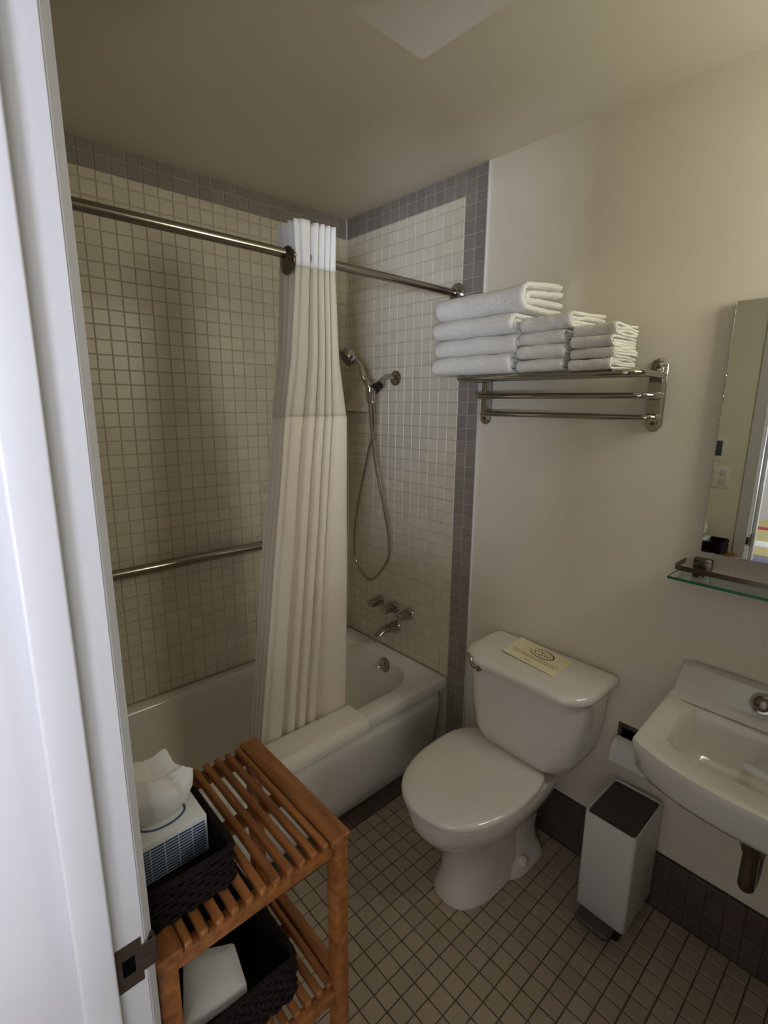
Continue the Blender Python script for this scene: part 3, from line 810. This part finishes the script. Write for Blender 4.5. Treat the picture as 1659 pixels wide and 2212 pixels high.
rr = [sk(.14, -.235, .640, .03), sk(.20, -.335, .672, .05), sk(.245, -.395, .692, .062), sk(.256, -.408, .71), sk(.264, -.417, .768), sk(.267, -.420, .782), sk(.266, -.418, .790), sk(.258, -.409, .794), sk(.252, -.400, .793),
      skb(.219, -.335, -.068, .785, 0), skb(.212, -.325, -.074, .776, 0), skb(.203, -.315, -.080, .755, 0), skb(.195, -.305, -.090, .71, 0), skb(.183, -.295, -.098, .68, 0), skb(.15, -.27, -.12, .660, 0), skb(.03, -.205, -.175, .652, 0)]
loft(bm, rr)
finish(bm, 'basin', M_sinkp, sink, smooth=50)
bm = bmesh.new()       # backsplash ledge, flaring down to the deck
prof = [(-.004, .885), (-.024, .885), (-.032, .880), (-.035, .87), (-.040, .83), (-.050, .806), (-.066, .796), (-.075, .790), (-.004, .786)]
R = []
for k in range(17):
    t = -1+2*k/16; hw = lambda i: .248+(.004 if i < 4 else (.010 if i < 6 else .016))
    R.append([bm.verts.new((x_, SYC-t*hw(i), z_-(.006 if abs(t) > .99 and i < 4 else 0))) for i, (x_, z_) in enumerate(prof)])
for a, b in zip(R, R[1:]): bridge(bm, a, b, False)
bm.faces.new(R[0]); bm.faces.new(R[-1][::-1])
finish(bm, 'backsplash', M_sinkp, sink, smooth=40)
fc = px(1652, 1500, x=-.050)
fau = empty('sink_faucet', (fc.x, fc.y, .80), 'chrome sink tap on the sink backsplash, cut by the right edge', 'tap')
bm = bmesh.new(); lathe(bm, (-.040, fc.y, .846), (-1, 0, .45), [(0, .028), (.006, .029), (.014, .026), (.016, .016)], 28); finish(bm, 'tap_flange', M_chrome, fau)
bm = bmesh.new(); lathe(bm, (-.050, fc.y, .852), (-1, 0, .45), [(0, .012), (.004, .012), (.006, .020), (.012, .021), (.015, .017), (.016, .002)], 20); finish(bm, 'tap_knob', M_dchrome, fau)
bm = bmesh.new(); tube(bm, fillet([(-.04, SYC-.02, .80), (-.06, SYC-.02, .845), (-.15, SYC-.02, .85), (-.155, SYC-.02, .82)], .02), .011, 12); finish(bm, 'tap_spout', M_chrome, fau)
tr = empty('sink_trap', (-.2, SYC, .6), 'dark chrome drain trap hanging under the sink', 'drain pipe')
bm = bmesh.new(); tube(bm, fillet([(-.205, SYC, .67), (-.205, SYC, .42), (-.125, SYC, .42), (-.125, SYC, .535), (-.004, SYC, .545)], .038, 8), .0185, 18); finish(bm, 'pipe', M_dchrome, tr)
bm = bmesh.new(); lathe(bm, (-.205, SYC, .565), (0, 0, -1), [(0, .020), (.002, .027), (.024, .027), (.030, .021)], 8); finish(bm, 'slip_nut', M_dchrome, tr)
bm = bmesh.new(); lathe(bm, (-.205, SYC, .655), (0, 0, -1), [(0, .032), (.006, .030), (.02, .024)], 20); finish(bm, 'drain_collar', M_dchrome, tr)
bm = bmesh.new(); lathe(bm, (-.004, SYC, .545), (-1, 0, 0), [(0, .034), (.004, .034), (.010, .022)], 24); finish(bm, 'escutcheon', M_dchrome, tr)

# ------------------------------------------------------------------ toilet paper holder
tp = empty('paper_holder', (-.005, -1.51, .52), 'recessed chrome toilet paper holder in the wall behind the sink', 'paper holder')
bm = bmesh.new()
ya, yb_, za, zb = -1.578, -1.443, .470, .590
A = ring(bm, [(-.001, ya, za), (-.001, yb_, za), (-.001, yb_, zb), (-.001, ya, zb)])
B1 = ring(bm, [(-.006, ya+.002, za+.002), (-.006, yb_-.002, za+.002), (-.006, yb_-.002, zb-.002), (-.006, ya+.002, zb-.002)])
C1 = ring(bm, [(-.006, ya+.014, za+.014), (-.006, yb_-.014, za+.014), (-.006, yb_-.014, zb-.014), (-.006, ya+.014, zb-.014)])
D1 = ring(bm, [(-.0012, ya+.016, za+.016), (-.0012, yb_-.016, za+.016), (-.0012, yb_-.016, zb-.016), (-.0012, ya+.016, zb-.016)])
bridge(bm, A, B1); bridge(bm, B1, C1); bridge(bm, C1, D1)
finish(bm, 'frame', M_dchrome, tp, smooth=None)
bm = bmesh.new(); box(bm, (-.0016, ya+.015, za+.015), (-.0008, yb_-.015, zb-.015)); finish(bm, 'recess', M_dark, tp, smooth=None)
bm = bmesh.new(); tube(bm, [(-.048, -1.572, .522), (-.048, -1.449, .522)], .006, 10)
for y_ in (-1.574, -1.447): box(bm, (-.054, y_-.002, .514), (-.004, y_+.002, .530), .001, 1)
finish(bm, 'roller', M_dchrome, tp)
tpr = empty('toilet_roll', (-.048, -1.51, .52), 'white toilet paper roll in the holder beside the sink', 'toilet roll')
bm = bmesh.new()
n = 36; ri, ro, y0, y1 = .017, .041, -1.566, -1.455
def cr_(r, y_): return [Vector((-.048+r*math.cos(2*math.pi*k/n), y_, .522+r*math.sin(2*math.pi*k/n))) for k in range(n)]
loft(bm, [cr_(ri, y0), cr_(ro-.002, y0), cr_(ro, y0+.002), cr_(ro, y1-.002), cr_(ro-.002, y1), cr_(ri, y1), cr_(ri, y0)], False, False)
finish(bm, 'paper', M_cloth, tpr, smooth=40)
bm = bmesh.new(); box(bm, (-.0895, y0+.002, .498), (-.0885, y1-.002, .522), .0003, 1); finish(bm, 'hanging_sheet', M_cloth, tpr)

# ------------------------------------------------------------------ mirror and glass shelf
mir = empty('wall_mirror', (-.01, -1.87, 1.55), 'frameless rectangular wall mirror above the glass shelf', 'mirror')
yaw_m, pit_m = math.radians(.45), math.radians(0.0)
def mloc(a, b, c_):
    """a: towards the room, b: along -y from the left edge, c: height"""
    R_ = Matrix.Rotation(yaw_m, 3, 'Z')
    return Vector((-.020, -1.610, 0)) + R_ @ Vector((-a, -b, c_))
bm = bmesh.new()
lo = [mloc(-.0145, b, c_) for b, c_ in ((0, 1.218), (.52, 1.218), (.52, 1.874), (0, 1.874))]
mi_ = [mloc(-.002, b, c_) for b, c_ in ((0, 1.218), (.52, 1.218), (.52, 1.874), (0, 1.874))]
loft(bm, [lo, mi_]); finish(bm, 'backing', M_bing, mir, smooth=None)
bm = bmesh.new()
loft(bm, [mi_, [mloc(.001, b, c_) for b, c_ in ((0, 1.218), (.52, 1.218), (.52, 1.874), (0, 1.874))], [mloc(.002, b, c_) for b, c_ in ((.0015, 1.2195), (.5185, 1.2195), (.5185, 1.8725), (.0015, 1.8725))]], False, True); finish(bm, 'mirror_pane', M_mirror, mir, smooth=None)
gs = empty('glass_shelf', (-.06, -1.86, 1.15), 'glass shelf with dark metal gallery rail below the mirror', 'shelf')
gy0 = px(1442, 1245, x=-.125).y
bm = bmesh.new(); box(bm, (-.125, -2.10, 1.1515), (-.006, gy0, 1.1585), .0008, 1); finish(bm, 'glass_pane', [M_glass], gs, smooth=None)
bm = bmesh.new(); box(bm, (-.1262, -2.10, 1.1518), (-.1250, gy0, 1.1582)); o = finish(bm, 'pane_edge', M_glassedge, gs, smooth=None); o['label'] = 'green edge of the glass'
bm = bmesh.new(); box(bm, (-.125, gy0, 1.1518), (-.006, gy0+.0012, 1.1582)); finish(bm, 'pane_edge', M_glassedge, gs, smooth=None)
ry0 = px(1455, 1228, x=-.105).y
bm = bmesh.new()
pts = fillet([(-.012, ry0+.0, 1.182), (-.105, ry0, 1.182), (-.105, -2.095, 1.182), (-.012, -2.095, 1.182)], .018, 5)
rings = []
for i, p in enumerate(pts):
    a = pts[max(0, i-1)]; b = pts[min(len(pts)-1, i+1)]; t_ = (b-a).normalized(); s_ = t_.cross(Vector((0, 0, 1)))
    rings.append([p+s_*.002+Vector((0, 0, .0065)), p-s_*.002+Vector((0, 0, .0065)), p-s_*.002-Vector((0, 0, .0065)), p+s_*.002-Vector((0, 0, .0065))])
loft(bm, rings); finish(bm, 'gallery_rail', M_dchrome, gs, smooth=40)
for y_ in (-1.618, -2.06):
    bm = bmesh.new(); box(bm, (-.016, y_-.023, 1.162), (-.001, y_+.023, 1.196), .002, 2); box(bm, (-.05, y_-.012, 1.1585), (-.010, y_+.012, 1.168), .002, 2); box(bm, (-.05, y_-.012, 1.143), (-.001, y_+.012, 1.1515), .002, 2); finish(bm, 'wall_bracket', M_dchrome, gs)

# ------------------------------------------------------------------ teak shelf stand
ZS, ZS2 = .880, .556
sx0, sx1 = -1.452, -1.128
sy0, sy1 = -1.425, -1.090
stand = empty('teak_shelf', ((sx0+sx1)/2, (sy0+sy1)/2, 0), 'slatted teak shelf stand beside the door, holding the tissue box', 'shelf stand')
lw = .028
for (x_, y_) in ((sx1-lw, sy0), (sx1-lw, sy1-lw), (sx0, sy0), (sx0, sy1-lw)):
    part_box('leg', (x_, y_, 0), (x_+lw, y_+lw, ZS-.014), M_teak, stand, .003, 2)
for tz, hasend in ((ZS, 1), (ZS2, 0)):
    tier = empty('tier', ((sx0+sx1)/2, (sy0+sy1)/2, tz)); tier.parent = stand; tier.matrix_parent_inverse = stand.matrix_basis.inverted()
    if hasend:
        part_box('edge_board', (sx1-.036, sy0-.004, tz-.014), (sx1+.004, sy1+.004, tz+.002), M_teak, tier, .004, 3)
        part_box('edge_board', (sx0-.004, sy0-.004, tz-.014), (sx0+.036, sy1+.004, tz+.002), M_teak, tier, .004, 3)
        a0, a1 = sx0+.044, sx1-.044
    else:
        part_box('edge_board', (sx1-.024, sy0+lw, tz-.022), (sx1-.002, sy1-lw, tz+.004), M_teak, tier, .004, 3)
        part_box('edge_board', (sx0+.002, sy0+lw, tz-.022), (sx0+.024, sy1-lw, tz+.004), M_teak, tier, .004, 3)
        a0, a1 = sx0+.032, sx1-.032
    y0r, y1r = (sy0+.002, sy1-.002) if hasend else (sy0+lw*.5, sy1-lw*.5)
    for yy in (sy0+.003, sy1-.025):
        part_box('rail', (sx0+lw*.6, yy, tz-.038), (sx1-lw*.6, yy+.022, tz-.013), M_teak, tier, .004, 2)
    part_box('cross_rail', (sx0+lw*.3, (sy0+sy1)/2-.013, tz-.032), (sx1-lw*.3, (sy0+sy1)/2+.013, tz-.014), M_teak, tier, .003, 2)
    pitch = .0222
    nsl = int((a1-a0)/pitch)+1; st = (a1-a0)/(nsl-1)
    for k in range(nsl):
        xx = a0+k*st
        part_box('slat', (xx-.0068, y0r, tz-.016), (xx+.0068, y1r, tz-.001), M_teak, tier, .0045, 3)

# ------------------------------------------------------------------ dark woven tray, tissue box
def basket(name, x0, x1, y0, y1, z0, h, label):
    """woven tray: floor and walls of interlaced bands with a rolled rim"""
    t_ = empty(name, ((x0+x1)/2, (y0+y1)/2, z0), label, 'basket')
    bm = bmesh.new()
    loft(bm, [rrect(x0+d, x1-d, y0+d, y1-d, .012, 4, z_) for d, z_ in ((.003, z0), (.002, z0+.004), (.002, z0+h-.004), (.006, z0+h-.004), (.006, z0+.006))])
    finish(bm, 'liner', M_wicker, t_, smooth=40)
    bm = bmesh.new(); nb = max(4, int(h/.009))
    base_r = rrect(x0+.001, x1-.001, y0+.001, y1-.001, .014, 4, 0)
    # resample perimeter
    per_ = []
    for a, b in zip(base_r, base_r[1:]+base_r[:1]):
        n_ = max(1, int((b-a).length/.006))
        for k in range(n_): per_.append(a+(b-a)*k/n_)
    n_ = len(per_)
    cc = Vector(((x0+x1)/2, (y0+y1)/2, 0))
    for j in range(nb):
        zc_ = z0+(j+.5)*h/nb
        pts_ = []
        for k, p in enumerate(per_):
            q = per_[(k+1) % n_]; t2 = (q-p).normalized(); nn = Vector((t2.y, -t2.x, 0))
            pts_.append(p+nn*.0022*math.cos(math.pi*(k/2+j))+Vector((0, 0, zc_)))
        pts_ = [p for p in pts_]+[pts_[0]]
        tube(bm, pts_, h/nb*.52, 5, cap=False)
    finish(bm, 'weave', M_wicker, t_, smooth=60)
    bm = bmesh.new(); pts_ = [p+Vector((0, 0, z0+h)) for p in base_r]; tube(bm, pts_+[pts_[0]], .0055, 8, cap=False); finish(bm, 'rim', M_wicker, t_)
    return t_
basket('woven_tray', -1.452, -1.316, -1.384, -1.215, ZS+.002, .064, 'dark brown woven tray under the tissue box')
tb = empty('tissue_box', (-1.385, -1.265, ZS+.009), 'blue and white printed tissue box with a white tissue pulled up', 'tissue box')
bx0, bx1, by0, by1, bz0, bz1 = -1.440, -1.327, -1.307, -1.224, ZS+.0085, ZS+.077
bm = bmesh.new(); box(bm, (bx0, by0, bz0), (bx1, by1, bz1), .0015, 2); finish(bm, 'carton', M_boxw, tb)
bm = bmesh.new()      # navy printed bars on the front and side faces
for c_ in range(5):
    for r_ in range(11):
        xa = bx0+.003+c_*(bx1-bx0-.006)/5; xb2 = xa+(bx1-bx0-.006)/5-.0012
        zb_ = bz0+.003+r_*(bz1-bz0-.010)/11; zt_ = zb_+(bz1-bz0-.010)/11-.0016
        bm.faces.new([bm.verts.new(q) for q in ((xa, by0-.0003, zb_), (xb2, by0-.0003, zb_), (xb2, by0-.0003, zt_), (xa, by0-.0003, zt_))])
        ya_ = by0+.003+c_*(by1-by0-.006)/5; yb2 = ya_+(by1-by0-.006)/5-.0012
        bm.faces.new([bm.verts.new(q) for q in ((bx1+.0003, ya_, zb_), (bx1+.0003, yb2, zb_), (bx1+.0003, yb2, zt_), (bx1+.0003, ya_, zt_))])
finish(bm, 'printed_bars', M_boxb, tb, smooth=None, recalc=False)
bm = bmesh.new()
n = 36
ecx, ecy = (bx0+bx1)/2, (by0+by1)/2
loft(bm, [[Vector((ecx+.038*math.cos(2*math.pi*k/n), ecy+.024*math.sin(2*math.pi*k/n), bz1+.0004)) for k in range(n)], [Vector((ecx+.034*math.cos(2*math.pi*k/n), ecy+.020*math.sin(2*math.pi*k/n), bz1+.0006)) for k in range(n)]], False, False)
finish(bm, 'opening_print', MATS['tissue_box_navy'], tb, smooth=None)
bm = bmesh.new(); rings = []
def lerp_tab(tab, t):
    for (a, va), (b, vb) in zip(tab, tab[1:]):
        if t <= b: return va+(vb-va)*(t-a)/(b-a)
    return tab[-1][1]
NT = 18; NA = 72
for j in range(NT+1):
    t_ = j/NT
    w_ = lerp_tab([(0, .026), (.18, .040), (.45, .052), (.75, .055), (1, .047)], t_)
    dpt = lerp_tab([(0, .010), (.25, .026), (.6, .034), (1, .020)], t_)
    L = []
    for k in range(NA):
        a = 2*math.pi*k/NA
        fold = 1-abs(math.sin(2.5*a+.5))
        fold2 = 1-abs(math.sin(4.5*a+1.9))
        ruf = 1+(.20*(fold-.4)+.10*(fold2-.4))*min(1, .25+t_*1.3)
        hgt = .094+.010*math.cos(a-2.2)+.010*(fold-.4)
        x_ = ecx-.006*t_+w_*math.cos(a)*ruf; y_ = ecy+.003+dpt*math.sin(a)*ruf
        z_ = bz1-.002+t_*hgt-(.020*max(0, t_-.7)/.3*max(0, math.cos(a+.5)))
        L.append(Vector((x_, y_, z_+.002*noise.noise((x_*60, y_*60, z_*60)))))
    rings.append(L)
cc_ = sum(rings[-1], Vector())/NA
cap = [[cc_+(p-cc_)*s_+Vector((0, 0, dz_)) for p in rings[-1]] for s_, dz_ in ((.9, .0035), (.65, -.004), (.35, -.012), (.05, -.014))]
loft(bm, rings+cap, False, True)
tis = finish(bm, 'tissue', M_cloth, tb, smooth=50)

# lower tier: basket with a white folded cloth
basket('woven_basket', -1.440, -1.215, -1.385, -1.130, ZS2+.002, .085, 'dark woven basket on the lower teak tier')
bm = bmesh.new()
cz = ZS2+.078
cor = [px(395, 2060, z=cz+.02), px(505, 2034, z=cz+.012), px(534, 2128, z=cz), px(395, 2225, z=cz+.004)]
ctr = sum(cor, Vector())/4
def cring(s_, dz): 
    out = []
    for a, b in zip(cor, cor[1:]+cor[:1]):
        for k in range(6):
            t = .04+.92*k/5
            p = a+(b-a)*t; p = ctr+(p-ctr)*s_; p.z += dz+.002*noise.noise((p.x*30, p.y*30, dz*50)); out.append(p)
    return out
loft(bm, [cring(.95, -.022), cring(1.0, -.019), cring(1.005, -.012), cring(.995, -.0105), cring(1.005, -.009), cring(1.0, -.002), cring(.96, .001), cring(.5, .003)])
fo = finish(bm, 'folded_cloth', M_cloth, smooth=60)
tag(fo, 'white folded cloth tilted in the basket under the tissue shelf', 'towel')

# ------------------------------------------------------------------ things on the door wall (seen in the mirror)
sw = empty('switch_plate', (XW, -1.29, 1.27), 'white multi-switch plate beside the door, seen in the mirror', 'switch plate')
part_box('plate', (XW, -1.345, 1.205), (XW+.006, -1.235, 1.320), M_switch, sw, .003, 2)
for k in range(2):
    for j in range(2):
        part_box('rocker', (XW+.005, -1.325+k*.05, 1.225+j*.045), (XW+.011, -1.300+k*.05, 1.255+j*.045), M_white, sw, .002, 2)
th = empty('wall_timer', (XW, -1.275, 1.40), 'small dark wall control above the switch plate, seen in the mirror', 'wall control')
part_box('control_plate', (XW, -1.315, 1.345), (XW+.005, -1.235, 1.46), M_switch, th, .002, 2)
part_box('control_face', (XW+.004, -1.292, 1.370), (XW+.012, -1.252, 1.445), mat('control_dark', (.05, .06, .06), .3), th, .002, 2)

# ------------------------------------------------------------------ bedroom beyond the door
BX0, BY0, BY1 = -5.20, -6.20, 1.6
slab('floor_bedroom', (BX0, BY0, -.10), (XB, BY1, -.002), M_carpet)
slab('ceiling_bedroom', (BX0, BY0, H), (XB, BY1, H+.1), M_bedwall)
slab('wall_bedroom_end', (BX0, BY1, -.1), (XB, BY1+.12, H+.1), M_bedwall)
slab('wall_bedroom_side', (XB, 0.12, -.1), (XB+.1, BY1, H+.1), M_bedwall)
slab('wall_bedroom_near', (XB, BY0, -.1), (XB+.1, YF-.12, H+.1), M_bedwall)
slab('wall_bedroom_south', (BX0, BY0-.12, -.1), (XB+.1, BY0, H+.1), M_bedwall)
slab('wall_window', (BX0-.12, BY0, -.1), (BX0, -5.85, H+.1), M_bedwall)
slab('wall_window_side', (BX0-.12, -4.31, -.1), (BX0, BY1, H+.1), M_bedwall)
slab('wall_window_sill', (BX0-.12, -5.85, -.1), (BX0, -4.31, .49), M_bedwall)
slab('wall_window_lintel', (BX0-.12, -5.85, 1.27), (BX0, -4.31, H+.1), M_bedwall)
DY, DZ = -2.60, 1.07
dr_ = empty('light_block_dresser', (-3.180, DY-.65, 0), 'unseen wooden chest of drawers added in the bedroom to block low window light', 'light_block_dresser')  # added out of view to keep low window light off the lower bathroom
part_box('carcass', (-3.380, DY-1.4, .06), (-2.980, DY, DZ-.02), M_teak, dr_, .004, 1)
part_box('top', (-3.400, DY-1.42, DZ-.02), (-2.950, DY+.02, DZ), M_teak, dr_, .004, 1)
part_box('plinth', (-3.360, DY-1.37, 0), (-3.010, DY-.03, .06), M_teak, dr_, .002, 1)
for q in range(3):
    for c_ in range(2):
        ya_ = DY-1.39+c_*.70; za_ = .075+q*.32
        d2 = part_box('drawer', (-2.985, ya_, za_), (-2.965, ya_+.68, za_+.30), M_teak, dr_, .004, 1)
        part_box('knob', (-2.967, ya_+.30, za_+.13), (-2.942, ya_+.33, za_+.16), M_brown, d2, .006, 2)
bed = empty('bed', (-3.4, -1.0, 0), 'low bed with striped cover in the bedroom, reflected in the mirror', 'bed')
part_box('mattress', (-4.4, -2.0, .22), (-2.55, -.35, .52), M_bed2, bed, .04, 3)
part_box('bed_base', (-4.35, -1.95, 0), (-2.6, -.40, .22), M_brown, bed, .01, 1)
part_box('cover', (-4.38, -2.03, .50), (-2.9, -.32, .555), M_bed1, bed, .02, 2)
part_box('cover_stripe', (-3.35, -2.035, .505), (-3.15, -.315, .562), M_bed2, bed, .01, 2)
part_box('cover_stripe', (-2.9, -2.02, .50), (-2.62, -.33, .548), M_bed3, bed, .02, 2)
part_box('red_stripe', (-3.95, -2.035, .505), (-3.85, -.315, .564), M_red, bed, .01, 2)
